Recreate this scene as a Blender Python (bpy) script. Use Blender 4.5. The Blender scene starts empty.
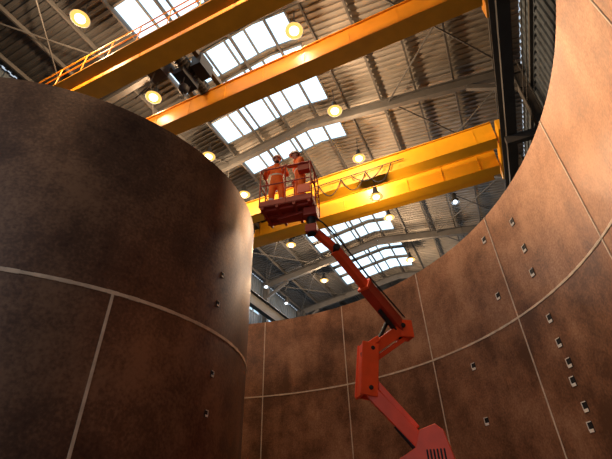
import bpy, bmesh, math, random
from mathutils import Vector, Matrix
random.seed(7)
sc=bpy.context.scene
V=Vector
def S(h):
    r,g,b=[int(h[i:i+2],16)/255 for i in (0,2,4)]
    f=lambda c:c/12.92 if c<=.04045 else ((c+.055)/1.055)**2.4
    return (f(r),f(g),f(b),1)
# ------------------------------------------------------------ materials
def mat(name,col,rough=.5,metal=0,noise=0,nscale=3,emit=None,estr=0,col2=None,bump=0):
    m=bpy.data.materials.new(name); m.use_nodes=True
    nt=m.node_tree; b=nt.nodes['Principled BSDF']
    b.inputs['Base Color'].default_value=col; b.inputs['Roughness'].default_value=rough; b.inputs['Metallic'].default_value=metal
    if noise or col2:
        tc=nt.nodes.new('ShaderNodeTexCoord'); n=nt.nodes.new('ShaderNodeTexNoise'); n.inputs['Scale'].default_value=nscale; n.inputs['Detail'].default_value=6
        nt.links.new(tc.outputs['Object'],n.inputs['Vector'])
        r=nt.nodes.new('ShaderNodeValToRGB'); nt.links.new(n.outputs['Fac'],r.inputs[0])
        c2=col2 or tuple([c*(1-noise) for c in col[:3]]+[1])
        r.color_ramp.elements[0].position=.35; r.color_ramp.elements[1].position=.65
        r.color_ramp.elements[0].color=c2; r.color_ramp.elements[1].color=col
        nt.links.new(r.outputs[0],b.inputs['Base Color'])
        if bump:
            bp=nt.nodes.new('ShaderNodeBump'); bp.inputs['Strength'].default_value=bump; bp.inputs['Distance'].default_value=.02
            nt.links.new(n.outputs['Fac'],bp.inputs['Height']); nt.links.new(bp.outputs[0],b.inputs['Normal'])
    if emit:
        b.inputs['Emission Color'].default_value=emit; b.inputs['Emission Strength'].default_value=estr
        b.inputs['Specular IOR Level'].default_value=0
    return m
def steel(name,c1,c2,c3,rough=.42,metal=.55):
    m=bpy.data.materials.new(name); m.use_nodes=True; nt=m.node_tree; N=nt.nodes; Lk=nt.links.new
    b=N['Principled BSDF']; b.inputs['Metallic'].default_value=metal
    tc=N.new('ShaderNodeTexCoord')
    n1=N.new('ShaderNodeTexNoise'); n1.inputs['Scale'].default_value=.8; n1.inputs['Detail'].default_value=10; n1.inputs['Roughness'].default_value=.68
    Lk(tc.outputs['Object'],n1.inputs['Vector'])
    mp=N.new('ShaderNodeMapping'); mp.inputs['Scale'].default_value=(1.5,1.5,.35); Lk(tc.outputs['Object'],mp.inputs['Vector'])
    n2=N.new('ShaderNodeTexNoise'); n2.inputs['Scale'].default_value=1.2; n2.inputs['Detail'].default_value=3; Lk(mp.outputs[0],n2.inputs['Vector'])
    n3=N.new('ShaderNodeTexNoise'); n3.inputs['Scale'].default_value=22; n3.inputs['Detail'].default_value=6; Lk(tc.outputs['Object'],n3.inputs['Vector'])
    at=N.new('ShaderNodeAttribute'); at.attribute_name='tone'
    r=N.new('ShaderNodeValToRGB'); e=r.color_ramp.elements; e[0].position=.40; e[0].color=c1; e[1].position=.60; e[1].color=c3
    k=e.new(.5); k.color=c2
    a=N.new('ShaderNodeMath'); a.operation='MULTIPLY_ADD'; Lk(n2.outputs['Fac'],a.inputs[0]); a.inputs[1].default_value=.2
    a2=N.new('ShaderNodeMath'); a2.operation='MULTIPLY_ADD'; Lk(n1.outputs['Fac'],a2.inputs[0]); a2.inputs[1].default_value=.55
    a4=N.new('ShaderNodeMath'); a4.operation='MULTIPLY'; Lk(n3.outputs['Fac'],a4.inputs[0]); a4.inputs[1].default_value=.25; Lk(a4.outputs[0],a2.inputs[2])
    Lk(a2.outputs[0],a.inputs[2])
    a3=N.new('ShaderNodeMath'); a3.operation='ADD'; Lk(a.outputs[0],a3.inputs[0]); Lk(at.outputs['Fac'],a3.inputs[1])
    Lk(a3.outputs[0],r.inputs[0]); Lk(r.outputs[0],b.inputs['Base Color'])
    rr=N.new('ShaderNodeMath'); rr.operation='MULTIPLY_ADD'; Lk(n1.outputs['Fac'],rr.inputs[0]); rr.inputs[1].default_value=.4; rr.inputs[2].default_value=rough-.19
    Lk(rr.outputs[0],b.inputs['Roughness'])
    bp=N.new('ShaderNodeBump'); bp.inputs['Strength'].default_value=.12; bp.inputs['Distance'].default_value=.02; Lk(n3.outputs['Fac'],bp.inputs['Height']); Lk(bp.outputs[0],b.inputs['Normal'])
    return m
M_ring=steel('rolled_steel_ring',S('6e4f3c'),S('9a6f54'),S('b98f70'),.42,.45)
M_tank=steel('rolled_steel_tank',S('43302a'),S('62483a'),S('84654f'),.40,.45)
M_weld=mat('weld_bead',S('ead8c2'),.5,.1,.3,6)
M_weld2=mat('weld_bead_tank',S('e2cab0'),.5,.1,.3,6)
M_edge=mat('cut_steel_edge',S('cfaa88'),.5,.3)
M_lug=mat('lug_steel',S('f0ece4'),.5,.1)
M_dark=mat('dark_steel',S('1e2023'),.6,.3)
M_struct=mat('painted_structure',S('3d3c3b'),.7,.1,.25,2)
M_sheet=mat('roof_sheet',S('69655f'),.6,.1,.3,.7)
M_sheet_shade=mat('roof_sheet_shaded',S('2b2b2b'),.65,.1,.3,.7)  # same roof sheet, darkened: shade of the unlit left side put into the colour
M_wall=mat('wall_cladding',S('434d56'),.6,.1,.3,.8)
M_yel=mat('crane_yellow',S('eaa814'),.45,0,.12,1.5)
M_yel2=mat('crane_orange',S('dc941e'),.45,0,.15,1.5)
M_red=mat('lift_red_paint',S('ee4e1e'),.4,0,.15,3)
M_dred=mat('lift_dark_red',S('ac341c'),.5,0,.2,3)
M_rub=mat('tyre_rubber',S('161616'),.8)
M_chr=mat('hydraulic_rod',S('b8b8b8'),.2,.9)
M_conc=mat('concrete',S('6b655c'),.8,0,.3,.8)
M_pane=mat('rooflight_pane',S('20282c'),.4,emit=(.62,.84,1,1),estr=2.0)
M_win=mat('window_pane',S('202428'),.3,emit=(.55,.8,1,1),estr=1.0)
M_frame=mat('glazing_bar',S('55585a'),.5,.3)
M_bulb=mat('sodium_bulb',(0,0,0,1),.9,emit=(1,.80,.38,1),estr=8)
M_refglow=mat('lamp_reflector_glow',(0,0,0,1),.9,emit=(1,.52,.12,1),estr=1.5)  # lamp's glow on its reflector painted in as emission
M_bulbw=mat('white_bulb',(0,0,0,1),.9,emit=(.85,.93,1,1),estr=3)
M_org=mat('coverall_orange',S('ff7418'),.8,0,.2,9,bump=.3)
M_refl=mat('reflective_tape',S('e4e4d0'),.4)
M_boot=mat('boot_leather',S('2a211b'),.6)
M_skin=mat('skin',S('d89c7a'),.55)
M_hair=mat('hair',S('3a2417'),.8)
M_eye=mat('eye_white',S('e8e4de'),.3)
M_iris=mat('iris',S('23180f'),.3)
M_lip=mat('lips',S('98503f'),.5)
M_hw=mat('helmet_white',S('f4f0e8'),.35)
# ------------------------------------------------------------ mesh collector
class Msh:
    def __init__(s,X=None): s.v=[];s.f=[];s.m=[];s.X=X or Matrix()
    def add(s,vs,fs,mi=0):
        o=len(s.v); s.v+=[tuple(s.X@V(p)) for p in vs]; s.f+=[tuple(i+o for i in f) for f in fs]; s.m+=[mi]*len(fs)
    def hexa(s,c,mi=0): s.add(c,[(0,3,2,1),(4,5,6,7),(0,1,5,4),(1,2,6,5),(2,3,7,6),(3,0,4,7)],mi)
    def box(s,c,d,mi=0,R=None):
        R=R or Matrix(); x,y,z=[k/2 for k in d]
        s.hexa([V(c)+R@V(p) for p in [(-x,-y,-z),(x,-y,-z),(x,y,-z),(-x,y,-z),(-x,-y,z),(x,-y,z),(x,y,z),(-x,y,z)]],mi)
    def beam(s,p,q,w,h,mi=0,up=(0,0,1)):
        p=V(p);q=V(q);d=(q-p).normalized(); a=d.cross(V(up))
        if a.length<1e-3:a=d.cross(V((0,1,0)))
        a.normalize(); b=a.cross(d).normalized(); a=a*w/2;b=b*h/2
        s.hexa([p-a-b,p+a-b,q+a-b,q-a-b,p-a+b,p+a+b,q+a+b,q-a+b],mi)
    def ibeam(s,p,q,w,h,t=.04,mi=0):
        z=V((0,0,h/2)); s.beam(V(p)+z,V(q)+z,w,t,mi); s.beam(V(p)-z,V(q)-z,w,t,mi); s.beam(p,q,t*.7,h,mi)
    def tube(s,pts,rad,mi=0,seg=8,cap=True):
        pts=[V(p) for p in pts]; 
        if not hasattr(rad,'__len__'): rad=[rad]*len(pts)
        vs=[];fs=[];n=len(pts)
        d0=(pts[1]-pts[0]).normalized(); a=d0.orthogonal().normalized()
        for i in range(n):
            d=(pts[min(i+1,n-1)]-pts[max(i-1,0)]).normalized()
            a=(a-d*a.dot(d)).normalized(); b=d.cross(a)
            for k in range(seg):
                t=2*math.pi*k/seg; vs.append(pts[i]+(a*math.cos(t)+b*math.sin(t))*rad[i])
        for i in range(n-1):
            for k in range(seg):
                k2=(k+1)%seg; fs.append((i*seg+k,i*seg+k2,(i+1)*seg+k2,(i+1)*seg+k))
        if cap: fs.append(tuple(range(seg))[::-1]); fs.append(tuple((n-1)*seg+k for k in range(seg)))
        s.add(vs,fs,mi)
    def ell(s,c,r,mi=0,R=None,seg=16,rings=10,z0=-1,fn=None):
        R=R or Matrix(); vs=[];fs=[]
        for i in range(rings+1):
            ph=math.asin(max(-1,z0))+(math.pi/2-math.asin(max(-1,z0)))*i/rings
            for k in range(seg):
                t=2*math.pi*k/seg; p=V((math.cos(ph)*math.cos(t),math.cos(ph)*math.sin(t),math.sin(ph)))
                p=V((p.x*r[0],p.y*r[1],p.z*r[2]))
                if fn:p=fn(p)
                vs.append(V(c)+R@p)
        for i in range(rings):
            for k in range(seg):
                k2=(k+1)%seg; fs.append((i*seg+k,i*seg+k2,(i+1)*seg+k2,(i+1)*seg+k))
        s.add(vs,fs,mi)
    def obj(s,name,mats,parent=None,smooth=False,bevel=0):
        me=bpy.data.meshes.new(name); me.from_pydata(s.v,[],s.f)
        for m in mats: me.materials.append(m)
        me.polygons.foreach_set('material_index',s.m)
        if smooth: me.polygons.foreach_set('use_smooth',[True]*len(s.f))
        me.update(); o=bpy.data.objects.new(name,me); sc.collection.objects.link(o)
        if bevel:
            b=o.modifiers.new('bevel','BEVEL'); b.width=bevel; b.segments=2; b.limit_method='ANGLE'
        if parent: par(o,parent)
        return o
def empty(name,loc):
    o=bpy.data.objects.new(name,None); o.location=loc; o.empty_display_size=.3; sc.collection.objects.link(o); return o
def par(o,p):
    o.parent=p; o.matrix_parent_inverse=Matrix.Translation(p.location).inverted()
# building frame: L along the hall, C across it
A=math.radians(24); sA,cA=math.sin(A),math.cos(A)
def B(L,C,z): return V((sA*L-cA*C, cA*L+sA*C, z))
def bbox(m,L0,L1,C0,C1,z0,z1,mi=0):
    m.hexa([B(L0,C0,z0),B(L1,C0,z0),B(L1,C1,z0),B(L0,C1,z0),B(L0,C0,z1),B(L1,C0,z1),B(L1,C1,z1),B(L0,C1,z1)],mi)
CR,CL,CW=6.2,17.2,-4.9
ZR,ZE=20.7,19.0
LB,LF=-9.0,40.2
def zr(C): return ZR-(ZR-ZE)*abs(C-CR)/11.05
# ------------------------------------------------------------ floor & walls
m=Msh(); bbox(m,LB,LF,CW,CL,-.2,0); m.obj('floor',[M_conc])
def corr_wall(name,axis,const,a0,a1,z0,z1,mats=[M_wall],holes=[],step=.4,dirn=1):
    m=Msh(); a=a0; k=0
    prof=[(0,0),(.16,0),(.2,.06),(.36,.06),(.4,0)]
    def P(t,o,z):
        return B(t,const+o*dirn,z) if axis=='L' else B(const+o*dirn,t,z)
    while a<a1-1e-6:
        zs=[(z0,z1)]
        for (h0,h1,hz0,hz1) in holes:
            if a+.2>h0 and a+.2<h1:
                nz=[]
                for (q0,q1) in zs:
                    if hz0<q1 and hz1>q0:
                        if hz0>q0: nz.append((q0,hz0))
                        if hz1<q1: nz.append((hz1,q1))
                    else: nz.append((q0,q1))
                zs=nz
        for (q0,q1) in zs:
            for i in range(4):
                x0,o0=prof[i];x1,o1=prof[i+1]
                m.add([P(a+x0,o0,q0),P(a+x1,o1,q0),P(a+x1,o1,q1),P(a+x0,o0,q1)],[(0,1,2,3)])
        a+=step
    return m
wins=[(6,13.2,15.6,16.6),(14.8,21.2,15.6,16.6),(22.4,28,15.6,16.6),(29.6,35.2,15.6,16.6),(6,35.2,12.6,13.4)]
corr_wall('wall_left','L',CL,LB,LF,0,ZE,holes=wins).obj('wall_left',[M_wall])
corr_wall('wall_right','L',CW,LB,LF,0,ZE,dirn=-1).obj('wall_right',[M_wall])
fw=[(1.1,5.1,13.2,14.2),(7.1,12.3,13.2,14.2)]
m=corr_wall('wall_front','C',LF,CW,CL,0,ZE,holes=fw)
m.add([B(LF,CW,ZE),B(LF,CL,ZE),B(LF,CR,ZR)],[(0,1,2)]); m.obj('wall_front',[M_wall])
m=corr_wall('wall_back','C',LB,CW,CL,0,ZE,holes=[(-3.1,15.1,0,13)],dirn=-1)  # unseen wide opening added to let world light in as fill
m.add([B(LB,CW,ZE),B(LB,CL,ZE),B(LB,CR,ZR)],[(0,1,2)]); m.obj('wall_back',[M_wall])
n=0
for (a,b,z0,z1) in wins:
    n+=1; m=Msh(); bbox(m,a-.1,b+.1,CL+.06,CL+.1,z0,z1,0)
    t=a
    while t<=b+.05: bbox(m,t-.04,t+.04,CL-.03,CL+.12,z0,z1,1); t+=1.2
    bbox(m,a-.1,b+.1,CL-.04,CL+.12,z0-.06,z0,1); bbox(m,a-.1,b+.1,CL-.04,CL+.12,z1,z1+.06,1)
    m.obj('window_%d'%n,[M_win,M_frame])
for (a,b,z0,z1) in fw:
    n+=1; m=Msh(); bbox(m,LF+.06,LF+.1,a-.2,b+.2,z0,z1,0)
    t=a
    while t<=b+.05: bbox(m,LF-.03,LF+.12,t-.04,t+.04,z0,z1,1); t+=1.0
    m.obj('window_%d'%n,[M_win,M_frame])
# ------------------------------------------------------------ roof
S0,S1=4.5,11.1
bands=[(3.0,4.5),(4.8,6.6),(8.4,9.9),(10.2,11.7),(12.0,13.8),(15.3,16.8),(22.8,24.3),(24.6,26.1),(26.4,27.9),(29.1,30.6),(30.9,32.4),(32.7,34.5)]
m=Msh(); Lp=LB
cs=[CW,S0,CR,S1,CL]
while Lp<LF-1e-6:
    inb=any(a-.01<=Lp<b-.01 for a,b in bands)
    for j in range(4):
        if inb and j in (1,2): continue
        c0,c1=cs[j],cs[j+1]
        for (x0,o0),(x1,o1) in (((0,0),(.12,0)),((.12,0),(.15,.06)),((.15,.06),(.27,.06)),((.27,.06),(.3,0))):
            m.add([B(Lp+x0,c0,zr(c0)+o0),B(Lp+x1,c0,zr(c0)+o1),B(Lp+x1,c1,zr(c1)+o1),B(Lp+x0,c1,zr(c1)+o0)],[(0,1,2,3)],1 if j==3 or (j==2 and Lp<3) else 0)  # left slope gets the sheet copy with shade in its colour
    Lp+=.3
m.obj('ceiling',[M_sheet,M_sheet_shade])
m=Msh()
for (a,b) in bands:
    for c0,c1 in ((S0,CR),(CR,S1)):
        z0,z1=zr(c0)+.02,zr(c1)+.02
        m.hexa([B(a,c0,z0),B(b,c0,z0),B(b,c1,z1),B(a,c1,z1),B(a,c0,z0+.04),B(b,c0,z0+.04),B(b,c1,z1+.04),B(a,c1,z1+.04)],0)
        for L in (a,b): m.beam(B(L,c0,z0-.03),B(L,c1,z1-.03),.1,.14,1)
    c=S0
    while c<S1+.01:
        m.beam(B(a,c,zr(c)-.02),B(b,c,zr(c)-.02),.09,.14,1); c+=1.1
m.obj('rooflight_strip',[M_pane,M_frame])
m=Msh()
raf=[-6,.9,7.8,14.7,21.6,28.5,35.4]
for L in raf:
    for c0 in (CW+.1,CL-.1):
        m.ibeam(B(L,c0,zr(c0)-.62),B(L,CR,ZR-.62),.26,.6)
    for c0,c1 in ((CW+.3,CW+2.6),(CL-.3,CL-2.6)):
        m.beam(B(L,c0,ZE-1.9),B(L,c1,zr(c1)-1.0),.2,.25)
c=CW+1.2
while c<CL-.5:
    if abs(c-CR)>.4: m.beam(B(LB,c,zr(c)-.2),B(LF,c,zr(c)-.2),.09,.22)
    c+=1.85
for i in range(len(raf)-1):   # wind bracing
    for c0,c1 in ((CW+.5,1.5),(11.6,CL-.5)):
        m.tube([B(raf[i],c0,zr(c0)-.5),B(raf[i+1],c1,zr(c1)-.5)],.04,0,6)
        m.tube([B(raf[i],c1,zr(c1)-.5),B(raf[i+1],c0,zr(c0)-.5)],.04,0,6)
m.obj('roof_steelwork',[M_struct])
# columns + runway
m=Msh()
for L in raf:
    for cc in (CW+.45,CL-.45):
        for o in (-.2,.2): bbox(m,L-.18,L+.18,cc+o-.02,cc+o+.02,0,ZE-.1)
        bbox(m,L-.02,L+.02,cc-.2,cc+.2,0,ZE-.1)
    bbox(m,L-.12,L+.12,CW+.6,CW+2.0,14.1,14.5); bbox(m,L-.12,L+.12,CL-2.0,CL-.6,14.1,14.5)
for cc in (CW,CL):
    sg=1 if cc==CW else -1
    for z in (3,6,9,12,17): bbox(m,LB,LF,min(cc+.06*sg,cc+.2*sg),max(cc+.06*sg,cc+.2*sg),z,z+.15)
m.obj('column_row',[M_struct])
for cc in (-3.2,15.4):
    m=Msh(); m.ibeam(B(LB+.2,cc,15.05),B(LF-.2,cc,15.05),.4,1.05,.05); bbox(m,LB+.2,LF-.2,cc-.04,cc+.04,15.6,15.7)
    if cc<0:
        for z in (16.1,16.6): m.tube([B(LB+.2,cc-1.1,z),B(LF-.2,cc-1.1,z)],.025,0,6)
    m.obj('crane_runway_beam',[M_struct])
# ------------------------------------------------------------ overhead cranes
def crane(La,Lb_,matl,walk):
    e=empty('overhead_crane',B((La+Lb_)/2,6,16.2))
    for i,L in enumerate((La,Lb_)):
        m=Msh(); bbox(m,L-.28,L+.28,-2.9,15.1,16.0,17.1,0)
        bbox(m,L-.36,L+.36,-2.9,15.1,17.1,17.14,0); bbox(m,L-.36,L+.36,-2.9,15.1,15.97,16.01,0)
        bbox(m,L-.04,L+.04,-2.6,14.8,17.14,17.22,1)
        c=-2
        while c<15: bbox(m,L-.3,L+.3,c-.015,c+.015,16.02,17.08,0); c+=1.9
        m.obj('girder_%d'%(i+1),[matl,M_dark],e)
    for i,c in enumerate((-3.2,15.4)):
        m=Msh(); bbox(m,La-.9,Lb_+.9,c-.22,c+.22,15.95,16.6,0)
        for L in (La-.5,Lb_+.5): m.tube([B(L,c-.12,15.9),B(L,c+.12,15.9)],.2,1,16)
        m.obj('end_carriage_%d'%(i+1),[matl,M_dark],e,bevel=.03)
    m=Msh(); L=La-.62 if walk<0 else Lb_+.75
    bbox(m,L-.22,L+.22,-2.6,14.8,16.15,16.2,0)
    for z in (16.75,17.25): m.tube([B(L+.2*walk,-2.6,z),B(L+.2*walk,14.8,z)],.025,0,6)
    c=-2.6
    while c<14.9: m.tube([B(L+.2*walk,c,16.2),B(L+.2*walk,c,17.25)],.022,0,6); c+=1.45
    m.obj('walkway',[matl],e)
    return e
cr1=crane(5.95,8.95,M_yel2,-1)
cr2=crane(16.5,18.55,M_yel,1)
def trolley(e,La,Lb_,C):
    m=Msh()
    for c in (C-.7,C+.7): bbox(m,La-.2,Lb_+.2,c-.1,c+.1,17.3,17.55,0)
    for L in (La,Lb_):
        for c in (C-.6,C+.6): m.tube([B(L-.08,c,17.36),B(L+.08,c,17.36)],.15,1,14)
    mid=(La+Lb_)/2
    m.tube([B(La+.35,C,17.25),B(Lb_-.35,C,17.25)],.28,1,18)
    for k in range(14): 
        L=La+.45+k*(Lb_-La-.9)/13; m.tube([B(L-.02,C,17.25),B(L+.02,C,17.25)],.31,0,18)
    bbox(m,La+.4,La+1.0,C+.5,C+1.2,16.4,17.3,0); bbox(m,mid-.3,mid+.5,C-.9,C-.4,16.8,17.5,1)
    bbox(m,mid-.5,mid+.5,C-.25,C+.25,16.4,16.75,1)
    for a in (-.25,.25):
        for b in (-.1,.1): m.tube([B(mid+a,C+b,17.2),B(mid+a*.7,C+b,16.0)],.015,1,5)
    m.ell(B(mid,C,15.95),(.22,.22,.25),1); 
    hk=[B(mid,C,15.75),B(mid,C,15.6)]+[B(mid+.11*math.sin(t),C,15.47+.13*math.cos(t)) for t in [0.2,.9,1.6,2.3,3.0,3.7,4.3]]
    m.tube(hk,.03,1,8)
    m.tube([B(La+.6,C+.8,16.4),B(La+.6,C+1.0,15.5),B(La+.6,C+1.5,15.1)],.03,1,6)
    m.obj('hoist_trolley',[M_struct,M_dark,M_yel2],e)
trolley(cr1,5.95,8.95,8.6)
trolley(cr2,16.5,18.55,11.5)
m=Msh()
for (c0,c1,sag,L) in ((2.2,3.6,1.0,16.12),(3.6,5.0,1.0,16.12),(5.0,6.3,.9,16.12),(2.6,4.4,.7,16.05),(6.3,7.4,.8,16.12)):
    pts=[B(L,c0+(c1-c0)*t/14,16.5-sag*(1-(2*t/14-1)**2)) for t in range(15)]
    m.tube(pts,.03,0,6)
m.tube([B(16.12,1.5,16.55),B(16.12,9,16.55)],.03,0,6)
m.obj('festoon_cable',[M_dark],cr2)
# ------------------------------------------------------------ lamps
def lamp(p,ztop,warm=True,power=700,r=.27,light=True):
    name='high_bay_lamp'; e=empty(name,p); p=V(p); m=Msh()
    prof=[(.06,.62),(.12,.6),(.13,.3),(.2,.22),(r+.1,0),(r+.12,-.03)]
    seg=20; vs=[];fs=[]
    for rr,z in prof:
        for k in range(seg): t=2*math.pi*k/seg; vs.append(p+V((rr*math.cos(t),rr*math.sin(t),z)))
    for i in range(len(prof)-1):
        for k in range(seg): k2=(k+1)%seg; fs.append((i*seg+k,i*seg+k2,(i+1)*seg+k2,(i+1)*seg+k))
    m.add(vs,fs,0); m.tube([p+V((0,0,.6)),V((p.x,p.y,ztop))],.02,0,6); m.obj('reflector_housing',[M_dark],e,True)
    m=Msh(); rb=r*.8 if warm else r; m.ell(p,(rb,rb,rb*.9),0); m.obj('bulb',[M_bulb if warm else M_bulbw],e,True)
    if warm:
        m=Msh(); m.tube([p+V((0,0,-.02)),p+V((0,0,-.012))],r+.1,0,24); m.obj('reflector_glow_disc',[M_refglow],e)  # emissive disc stands in for the lit reflector
    if light:
        l=bpy.data.lights.new('lamp_light','POINT'); l.energy=power; l.shadow_soft_size=.2
        l.color=(1,.66,.38) if warm else (.85,.93,1)
        o=bpy.data.objects.new('lamp_light',l); o.location=p-V((0,0,r+.25)); sc.collection.objects.link(o); par(o,e)
for L in (4.2,8.5,13.2,17.0,23.5,30): lamp(B(L,4.05,18.5),zr(4.05)-.1,power=1350)
for L in (4.2,8.5,13.0,16.8,23.5,30): lamp(B(L,11.75,18.5),zr(11.75)-.1,power=1150)
for L in (-3,): 
    lamp(B(L,4.05,18.5),zr(4.05)-.1,power=1100); lamp(B(L,11.75,18.5),zr(11.75)-.1,power=700)
lamp(B(16.45,3.3,14.9),15.98,power=450,r=.22)
for L in (22,25.5,29,32.5,36): lamp(B(L,15.0,16.6),zr(15)-.1,False,200,.13)
for L in (22,28,34): lamp(B(L,-.4,17.2),zr(-.4)-.1,False,200,.13)
# ------------------------------------------------------------ rolled steel shells
def shell(name,cx,cy,R,th,z1,a0,a1,seams_z,vs_list,M,Mw,inside,full=False,step=1.0):
    e=empty(name,(cx,cy,0))
    zs=[0]+seams_z+[z1]
    n=int(round((a1-a0)/step)); 
    verts=[];faces=[];tone=[];mi=[]
    tones={}
    def P(a,r,z): a=math.radians(a); return (cx+r*math.cos(a),cy+r*math.sin(a),z)
    plates=sorted(vs_list)
    for zi in range(len(zs)-1):
        for i in range(n):
            b0=a0+(a1-a0)*i/n; b1=a0+(a1-a0)*(i+1)/n
            k=(zi,sum(1 for s in plates if s<(b0+b1)/2))
            tones.setdefault(k,random.uniform(-.03,.03))
            for r in (R,R+th):
                o=len(verts); verts+= [P(b0,r,zs[zi]),P(b1,r,zs[zi]),P(b1,r,zs[zi+1]),P(b0,r,zs[zi+1])]
                faces.append((o,o+1,o+2,o+3) if r>R else (o+3,o+2,o+1,o)); tone.append(tones[k]); mi.append(0)
            if zi==len(zs)-2:
                o=len(verts); verts+=[P(b0,R,z1),P(b1,R,z1),P(b1,R+th,z1),P(b0,R+th,z1)]; faces.append((o,o+1,o+2,o+3)); tone.append(0); mi.append(1)
    if not full:
        for a in (a0,a1):
            o=len(verts); verts+=[P(a,R,0),P(a,R+th,0),P(a,R+th,z1),P(a,R,z1)]; faces.append((o,o+1,o+2,o+3)); tone.append(0); mi.append(1)
    me=bpy.data.meshes.new('plates'); me.from_pydata(verts,[],faces); me.materials.append(M); me.materials.append(M_edge)
    me.polygons.foreach_set('material_index',mi)
    at=me.attributes.new('tone','FLOAT','FACE'); at.data.foreach_set('value',tone)
    bm=bmesh.new(); bm.from_mesh(me); bmesh.ops.remove_doubles(bm,verts=bm.verts,dist=.0005); bm.to_mesh(me); bm.free()
    for p in me.polygons: p.use_smooth = p.material_index==0
    try: me.set_sharp_from_angle(angle=math.radians(40))
    except Exception: pass
    o=bpy.data.objects.new('plates',me); sc.collection.objects.link(o); par(o,e)
    m=Msh()
    rr=[R-.012,R+.003] if inside else [R+th-.003,R+th+.012]
    for z in seams_z:
        for i in range(n):
            b0=a0+(a1-a0)*i/n; b1=a0+(a1-a0)*(i+1)/n
            h=.022+.008*random.random()
            m.hexa([P(b0,rr[0],z-h),P(b0,rr[1],z-h),P(b1,rr[1],z-h),P(b1,rr[0],z-h),P(b0,rr[0],z+h),P(b0,rr[1],z+h),P(b1,rr[1],z+h),P(b1,rr[0],z+h)])
    for a in plates:
        d=math.degrees(.018/R); zt=z1 if inside else seams_z[0]
        m.hexa([P(a-d,rr[0],0),P(a-d,rr[1],0),P(a+d,rr[1],0),P(a+d,rr[0],0),P(a-d,rr[0],zt),P(a-d,rr[1],zt),P(a+d,rr[1],zt),P(a+d,rr[0],zt)])
        if not inside:
            a+=4; d*=.5; m.hexa([P(a-d,rr[0],zt),P(a-d,rr[1]-.008,zt),P(a+d,rr[1]-.008,zt),P(a+d,rr[0],zt),P(a-d,rr[0],z1),P(a-d,rr[1]-.008,z1),P(a+d,rr[1]-.008,z1),P(a+d,rr[0],z1)],1)
    m.obj('weld_seams',[Mw,M],e)
    return e,P
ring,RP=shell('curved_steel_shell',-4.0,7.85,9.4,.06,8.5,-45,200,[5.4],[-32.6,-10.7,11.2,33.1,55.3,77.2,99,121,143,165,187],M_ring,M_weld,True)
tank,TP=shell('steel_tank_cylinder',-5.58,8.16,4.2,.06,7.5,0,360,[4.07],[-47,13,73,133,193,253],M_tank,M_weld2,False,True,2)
def lugs(e,cx,cy,R,lst,inside,s=1):
    m=Msh()
    for (a,z) in lst:
        t=math.radians(a); nrm=V((math.cos(t),math.sin(t),0)); tg=V((-math.sin(t),math.cos(t),0))
        if inside: nrm=-nrm
        Rm=Matrix((tg,nrm,V((0,0,1)))).transposed().to_4x4()
        c=V((cx+R*math.cos(t),cy+R*math.sin(t),z))
        m.box(c+nrm*.006,(.15*s,.012,.2*s),1,Rm)
        m.box(c+nrm*.012-V((0,0,.065*s)),(.13*s,.012,.06*s),0,Rm)
        m.box(c+nrm*.012+V((0,0,.09*s)),(.13*s,.012,.018*s),0,Rm)
        m.box(c+nrm*.012+V((0,0,.02))*s+tg*.065*s,(.018*s,.012,.16*s),0,Rm)
    m.obj('fixing_lugs',[M_lug,M_dark],e)
lugs(ring,-4,7.85,9.4,[(5,7.6),(4.6,6.75),(4.9,6.1),(14,6.2),(5,4.95),(5,4.4),(4.6,3.95),(5.2,3.6),(4.8,3.1),(5.2,2.75),(24.2,3.39),(24,4.8),(13,7.9)],True)
lugs(tank,-5.58,8.16,4.26,[(-20.3,5.2),(-21,4.6),(-20.3,3.4),(-21,2.8)],False,.5)
# ------------------------------------------------------------ boom lift
lift=empty('boom_lift',(2.2,8.8,0))
T=V((.13,7.42,6.68)); J1=V((.64,7.77,6.36)); E=V((2.17,9.35,5.10)); K1=V((1.31,8.8,4.40)); K2=V((1.17,8.72,3.57)); P0=V((1.98,8.58,2.6))
m=Msh()
cx,cy=2.02,8.8
yaw=math.radians(-20); RZ=Matrix.Rotation(yaw,4,'Z')
def LP(x,y,z): return V((cx,cy,0))+RZ@V((x,y,z))
# chassis
m.box(LP(0,0,.75),(2.3,1.1,.45),0,RZ); m.box(LP(0,0,.62),(2.9,.5,.3),0,RZ)
for x in (-1.15,1.15): m.tube([LP(x,-1.0,.5),LP(x,1.0,.5)],.1,1,10)
m.tube([LP(0,0,.95),LP(0,0,1.15)],.5,1,28)
m.obj('chassis',[M_red,M_dark],lift,bevel=.03)
m=Msh()
for x in (-1.15,1.15):
    for y in (-1.05,1.05):
        pr=[(.2,-.16),(.44,-.17),(.5,-.12),(.5,.12),(.44,.17),(.2,.16)]
        seg=28
        vs=[LP(x+r*math.cos(2*math.pi*k/seg),y+o,.5+r*math.sin(2*math.pi*k/seg)) for r,o in pr for k in range(seg)]
        fs=[(i*seg+k,i*seg+(k+1)%seg,(i+1)*seg+(k+1)%seg,(i+1)*seg+k) for i in range(5) for k in range(seg)]
        m.add(vs,fs,0); m.tube([LP(x,y-.13,.5),LP(x,y+.13,.5)],.22,1,16)
        for k in range(24):
            t=2*math.pi*k/24; m.box(LP(x+.49*math.cos(t),y,.51+.49*math.sin(t)),(.03,.3,.04),0,RZ@Matrix.Rotation(-t,4,'Y'))
m.obj('wheels',[M_rub,M_lug],lift)
m=Msh()
def prism(m,prof,y0,y1,mi):  # prof in x,z
    n=len(prof); vs=[LP(x,y0,z) for x,z in prof]+[LP(x,y1,z) for x,z in prof]
    fs=[tuple(range(n)),tuple(range(2*n-1,n-1,-1))]+[(i,i+n,(i+1)%n+n,(i+1)%n) for i in range(n)]
    m.add(vs,fs,mi)
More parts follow.
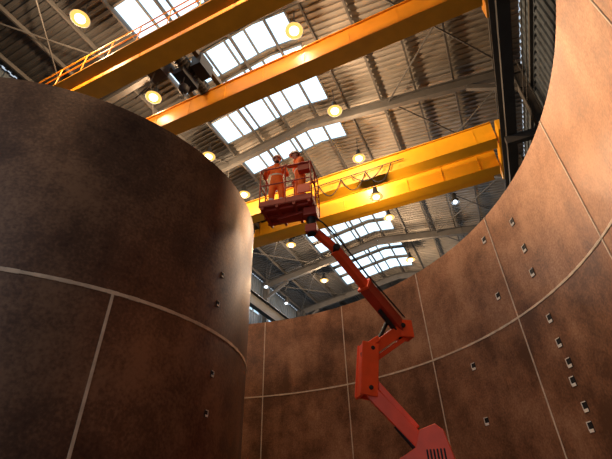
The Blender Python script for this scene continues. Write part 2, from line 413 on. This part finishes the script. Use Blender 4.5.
prism(m,[(-.75,1.15),(.75,1.15),(.72,1.9),(.55,2.7),(.42,2.82),(.12,2.74),(.0,2.45),(-.3,2.3),(-.75,1.9)],-.5,-.2,0)
prism(m,[(-.75,1.15),(.75,1.15),(.72,1.9),(.5,2.5),(.1,2.62),(-.12,2.45),(-.2,2.2),(-.75,1.9)],.2,.5,0)
m.box(LP(.3,0,1.7),(.8,.5,1.0),1,RZ)
for k in range(6): m.box(LP(.2+.06*k,-.505,2.3),(.03,.02,.22),2,RZ)
m.obj('turntable_hood',[M_red,M_dred,M_dark],lift,bevel=.04)
m=Msh()
# risers
m.beam(P0+(P0-K2).normalized()*.25,K2,.2,.26,0); 
m.beam(P0+V((.02,0,.2)),K2+V((.1,0,.22)),.12,.12,0)
m.tube([P0+V((0,0,-.22)),P0.lerp(K2,.45)+V((0,0,-.16))],.06,2,10); m.tube([P0.lerp(K2,.45)+V((0,0,-.16)),K2+V((0,0,-.12))],.032,1,8)
# knuckle casting
fwd=V((.25,-1,0)).normalized(); 
kt=K1+V((-.03,0,.12)); kb=K2+V((-.06,0,-.15))
sd=V((1,.25,0)).normalized()
for o in (-.16,.16): m.beam(kb+fwd*o,kt+fwd*o,.38,.05,0,up=fwd)
m.beam(kb+sd*-.14,kt+sd*-.14,.06,.36,0,up=fwd)
m.box((kt+kb)/2,(.22,.22,.7),2)
for p in (K1,K2): m.tube([p-fwd*.2,p+fwd*.2],.045,2,14)
m.beam(kt-V((.05,0,.05)),kt+V((.22,.05,.12)),.34,.12,0)
# upper riser
m.beam(K1,E+V((.08,.04,.02)),.2,.24,0); m.beam(K1+V((.05,0,-.22)),E+V((.12,.05,-.22)),.1,.1,0)
m.tube([K1+V((.2,.1,.22)),E+V((-.25,-.1,.22))],.05,2,8)
m.tube([E-fwd*.2,E+fwd*.2],.055,2,14); m.box(E+V((.08,.05,-.05)),(.34,.34,.42),0,Matrix.Rotation(.25,4,'Z'))
m.obj('riser_arms',[M_red,M_chr,M_dark],lift,bevel=.02)
m=Msh()
mid=E.lerp(J1,.55)
m.beam(E+(E-J1).normalized()*.2,mid,.24,.3,1); m.beam(mid-(J1-E).normalized()*.1,J1,.17,.22,0)
m.beam(mid,mid+(J1-E).normalized()*.06,.28,.34,0)
m.tube([E+V((.0,0,-.28)),E.lerp(J1,.35)+V((0,0,-.22))],.055,2,8)
m.tube([J1-fwd*.15,J1+fwd*.15],.08,2,12)
m.beam(J1,T,.12,.14,0); m.beam(J1+V((0,0,.14)),T+V((0,0,.14)),.06,.06,0)
hose=[E+V((.1,-.1,.25)),E.lerp(J1,.3)+V((.1,-.1,.22)),E.lerp(J1,.6)+V((.1,-.1,.17)),J1+V((.1,-.1,.2)),T+V((.25,-.12,.1)),T+V((.05,-.1,.3))]
m.tube(hose,.018,2,6); m.tube([p+V((.04,.02,-.03)) for p in hose],.014,2,6)
m.obj('telescopic_boom',[M_red,M_dred,M_dark],lift,bevel=.015)
# basket
BC=V((-.36,7.55,7.31)); byaw=math.radians(-14); BM=Matrix.Translation(BC)@Matrix.Rotation(byaw,4,'Z')
HX,HY=.62,.38
m=Msh(BM)
m.box((0,0,-.02),(2*HX,2*HY,.04),1)
for y in (-.25,0,.25): m.box((0,y,-.07),(2*HX,.06,.06),0)
for x in (-.55,-.2,.2,.55): m.box((x,0,-.07),(.06,2*HY,.07),0)
for y in (-HY,HY): m.box((0,y,.05),(2*HX,.02,.14),0)
for x in (-HX,HX): m.box((x,0,.05),(.02,2*HY,.14),0)
r=.019
def loop(z,r=r):
    for a,b in (((-HX,-HY),(HX,-HY)),((HX,-HY),(HX,HY)),((HX,HY),(-HX,HY)),((-HX,HY),(-HX,-HY))):
        m.tube([(a[0],a[1],z),(b[0],b[1],z)],r,0,8)
loop(1.1);loop(.6,.015)
for x in (-HX,0,HX):
    for y in (-HY,HY): m.tube([(x,y,-.02),(x,y,1.1)],.017,0,8)
for x in (-HX,HX): m.tube([(x,0,0),(x,0,1.1)],.017,0,8)
m.obj('basket_frame',[M_dred,M_dred],lift)
m=Msh(BM)
m.hexa([V(p) for p in [(.3,-.36,.9),(.58,-.36,.9),(.58,-.2,.9),(.3,-.2,.9),(.3,-.36,1.12),(.58,-.36,1.12),(.58,-.2,1.02),(.3,-.2,1.02)]],0)
for x in (.36,.44,.52): m.tube([(x,-.28,1.04),(x,-.28,1.16)],.013,1,6)
m.box((.45,-.395,.28),(.3,.03,.24),2)
m.obj('control_console',[M_dred,M_dark,M_red],lift,bevel=.01)
m=Msh(BM)
iT=BM.inverted()@T
m.box((iT.x,iT.y,-.2),(.3,.34,.22),0); m.tube([(iT.x,iT.y,-.1),(iT.x,iT.y,iT.z-.12)],.1,1,14)
m.box((iT.x,iT.y,iT.z),(.26,.24,.2),0)
m.beam((iT.x,iT.y,-.13),(-.3,.1,-.13),.2,.07,0)
m.obj('basket_rotator',[M_dred,M_dark],lift,bevel=.015)
# ------------------------------------------------------------ workers
def hand(m,W,f,n,sg,mi=0):
    f=V(f).normalized(); n=V(n); n=(n-f*n.dot(f)).normalized(); s=f.cross(n).normalized()
    R=Matrix((s,f,n)).transposed().to_4x4()
    m.ell(V(W)+f*.045,(.042,.056,.019),mi,R,12,8)
    for off,ln in ((-.031,.066),(-.0105,.078),(.0105,.074),(.031,.058)):
        if sg<0: off=-off
        p=V(W)+f*.08+s*off; pts=[p-f*.02,p]
        for a,k in ((35,.42),(85,.32),(140,.28)):
            a=math.radians(a); p=p+(f*math.cos(a)+n*math.sin(a))*ln*k*1.15; pts.append(p)
        m.tube(pts,[.0095,.0098,.0092,.0082,.0068],mi,8)
    b=V(W)+f*.02+s*(-.03*sg); t=[b,b+f*.02-s*sg*.022+n*.01,b+f*.045-s*sg*.03+n*.03,b+f*.06-s*sg*.02+n*.052]
    m.tube(t,[.014,.0125,.0105,.008],mi,8)
def ik(Sh,W,pole,a,b):
    d=W-Sh; L=min(d.length,a+b-.01); u=d.normalized(); x=(a*a-b*b+L*L)/(2*L); h=math.sqrt(max(a*a-x*x,0))
    p=V(pole); p=(p-u*p.dot(u)).normalized(); return Sh+u*x+p*h
def worker(base,head_deg,lean,wristL,wristR,look,nod,helmet,hair,fL,fR,k=1.0,beard=False):
    H=math.radians(head_deg); R=Matrix.Rotation(H,3,'Z')
    def q(x,y,z): return V(base)+R@(V((x,y,z))*k)
    sl,cl=math.sin(lean),math.cos(lean)
    def t(x,y,h): # torso point leaning forward from pelvis
        return q(x,y*cl+h*sl,.95+h*cl-y*sl)
    pel=q(0,0,.95); J=[pel,t(0,0,.13),t(0,.005,.27),t(0,.0,.42),t(0,.005,.53),t(0,.02,.59)]
    rad=[(.172,.13),(.162,.125),(.172,.13),(.168,.122),(.08,.075),(.062,.062)]
    E_=[(0,1),(1,2),(2,3),(3,4),(4,5)]
    for sg,wr in ((-1,wristL),(1,wristR)):
        sh=t(.19*sg,0,.45); W=V(wr); 
        el=ik(sh,W,R@V((.5*sg,-.3,-1)),.29*k,.27*k); W=el+(W-el).normalized()*.26*k if (W-el).length>.27*k else W
        i=len(J); J+= [sh,sh.lerp(el,.5),el,el.lerp(W,.5),W]; rad+=[(.08,.08),(.068,.068),(.06,.06),(.054,.054),(.042,.042)]
        E_+=[(3,i),(i,i+1),(i+1,i+2),(i+2,i+3),(i+3,i+4)]
    for sg in (-1,1):
        i=len(J); J+=[q(.1*sg,.0,.86),q(.115*sg,.015,.68),q(.125*sg,.03,.5),q(.13*sg,.0,.3),q(.135*sg,-.02,.1),q(.14*sg,.06,.055),q(.15*sg,.17,.04)]
        rad+=[(.108,.108),(.097,.097),(.082,.082),(.078,.078),(.066,.066),(.05,.05),(.042,.036)]
        E_+=[(0,i)]+[(i+a,i+a+1) for a in range(6)]
    me=bpy.data.meshes.new('sk'); me.from_pydata([tuple(p) for p in J],E_,[])
    o=bpy.data.objects.new('sk',me); sc.collection.objects.link(o)
    o.modifiers.new('skin','SKIN'); sv=me.skin_vertices[0].data
    for i,rr in enumerate(rad): sv[i].radius=(rr[0]*k,rr[1]*k); sv[i].use_root=(i==0)
    ss=o.modifiers.new('sub','SUBSURF'); ss.levels=2; ss.render_levels=2
    dg=bpy.context.evaluated_depsgraph_get(); nm=bpy.data.meshes.new_from_object(o.evaluated_get(dg))
    bpy.data.objects.remove(o)
    nm.materials.clear()
    for mm in (M_org,M_refl,M_boot): nm.materials.append(mm)
    iR=R.transposed()
    for p in nm.polygons:
        p.use_smooth=True; c=iR@(p.center-V(base))/k
        mi=0
        if c.z<.12: mi=2
        elif .36<c.z<.41 and abs(c.x)<.3: mi=1
        elif 1.13<c.z<1.17 and abs(c.x)<.18: mi=1
        p.material_index=mi
    nm.transform(BM)
    e=empty('worker',BM@V(base))
    o=bpy.data.objects.new('body_coverall',nm); sc.collection.objects.link(o); par(o,e)
    m=Msh(BM)   # collar
    m.tube([J[4]-(J[5]-J[4])*.35,J[4]+(J[5]-J[4])*.35,J[4]+(J[5]-J[4])*.75],[.10*k,.082*k,.088*k],0,16,False)
    m.obj('collar',[M_org],e,True)
    # hands
    m=Msh(BM); m.tube([J[9],J[10]+(J[10]-J[9]).normalized()*.02],[.028,.026],0,10); m.tube([J[14],J[15]+(J[15]-J[14]).normalized()*.02],[.028,.026],0,10)
    hand(m,J[10],fL,(0,0,-1),-1); hand(m,J[15],fR,(0,0,-1),1); m.obj('hands',[M_skin],e,True)
    # head
    hc=J[5]+R@V((0,.02,.13))*k
    HR=(Matrix.Rotation(H+math.radians(look),4,'Z')@Matrix.Rotation(math.radians(-nod),4,'X'))
    m=Msh(BM@Matrix.Translation(hc)@HR@Matrix.Scale(k,4))
    def face(p):
        if p.z<0:
            tt=min(-p.z/.12,1); p=V((p.x*(1-.18*tt),p.y*(1-.05*tt)+.012*tt,p.z))
        if p.y>.06 and abs(p.z)<.03: p=V((p.x,p.y-.006,p.z))
        return p
    m.ell((0,0,0),(.077,.096,.122),0,None,24,18,fn=face)
    m.tube([(0,-.01,-.08),(0,-.03,-.19)],[.055,.06],0,12)
    m.tube([(0,.088,.012),(0,.1,-.01),(0,.112,-.032),(0,.098,-.042)],[.008,.011,.015,.009],0,8)
    for x in (-.012,.012): m.ell((x,.097,-.036),(.009,.01,.007),0,None,8,6)
    for x in (-.031,.031):
        m.ell((x,.079,.012),(.014,.011,.009),2,None,10,8); m.ell((x,.088,.012),(.006,.004,.006),3,None,8,6)
        m.tube([(x-.018,.086,.03),(x,.092,.035),(x+.018,.086,.03)],.0045,1,6)
    m.tube([(-.024,.084,-.066),(0,.093,-.064),(.024,.084,-.066)],.0055,4,6)
    for x in (-1,1):
        m.ell((x*.08,-.005,-.005),(.009,.02,.032),0,None,10,8)
    m.ell((0,-.012,.012),(.083,.096,.118),1,None,20,10,fn=lambda p:V((p.x,min(p.y,.03) if p.z<.04 else p.y*.98,max(p.z,-.07))))
    if beard: m.ell((0,.028,-.075),(.058,.066,.048),1,None,14,8,fn=lambda p:V((p.x,p.y,min(p.z,.012))))
    m.obj('head',[M_skin,M_hair,M_eye,M_iris,M_lip],e,True)
    m=Msh(BM@Matrix.Translation(hc)@HR@Matrix.Scale(k,4))
    m.ell((0,-.005,.045),(.105,.128,.108),0,None,24,10,z0=0)
    seg=24; vs=[];fs=[]
    for rx,ry,z in ((.1,.123,.05),(.118,.145,.04),(.118,.145,.034),(.1,.122,.04)):
        for j in range(seg):
            a=2*math.pi*j/seg; yy=ry*math.sin(a); 
            if math.sin(a)>0 and rx>.11: yy*=1.25
            vs.append((rx*math.cos(a),yy-.005,z-(.01 if math.sin(a)>.3 and rx>.11 else 0)))
    for i in range(3):
        for j in range(seg): j2=(j+1)%seg; fs.append((i*seg+j,i*seg+j2,(i+1)*seg+j2,(i+1)*seg+j))
    m.add(vs,fs,0); m.tube([(0,-.12,.09),(0,-.06,.145),(0,.0,.158),(0,.06,.145),(0,.115,.09)],.009,0,6)
    m.obj('hard_hat',[helmet],e,True)
    return e
railz=1.1
worker((-.33,-.02,0),180+12,.12,(-.12,-.30,railz+.055),(-.52,-.30,railz+.055),25,8,M_hw,M_hair,(.1,-1,0),(0,-1,0),.98,True)
worker((.27,.02,0),180-55,.14,(.02,-.30,railz+.055),(.0,.27,railz+.06),5,14,M_hw,M_hair,(-.3,-1,0),(-.2,1,0),1.03)
# ------------------------------------------------------------ world + camera
w=bpy.data.worlds.new('World'); sc.world=w; w.use_nodes=True
bg=w.node_tree.nodes['Background']; bg.inputs[0].default_value=(.62,.72,.85,1); bg.inputs[1].default_value=.9
sc.view_settings.view_transform='Standard'
cam=bpy.data.cameras.new('camera'); co=bpy.data.objects.new('camera',cam); sc.collection.objects.link(co); sc.camera=co
cam.sensor_width=36; cam.lens=24; cam.clip_end=200; cam.clip_start=.05
p=math.radians(35); a=math.radians(1.78)
F=V((0,math.cos(p),math.sin(p))); U=V((0,-math.sin(p),math.cos(p))); Rr=V((1,0,0))
r_=Rr*math.cos(a)-U*math.sin(a); u_=U*math.cos(a)+Rr*math.sin(a)
Mx=Matrix((r_,u_,-F)).transposed().to_4x4(); Mx.translation=V((0,0,1.5)); co.matrix_world=Mx
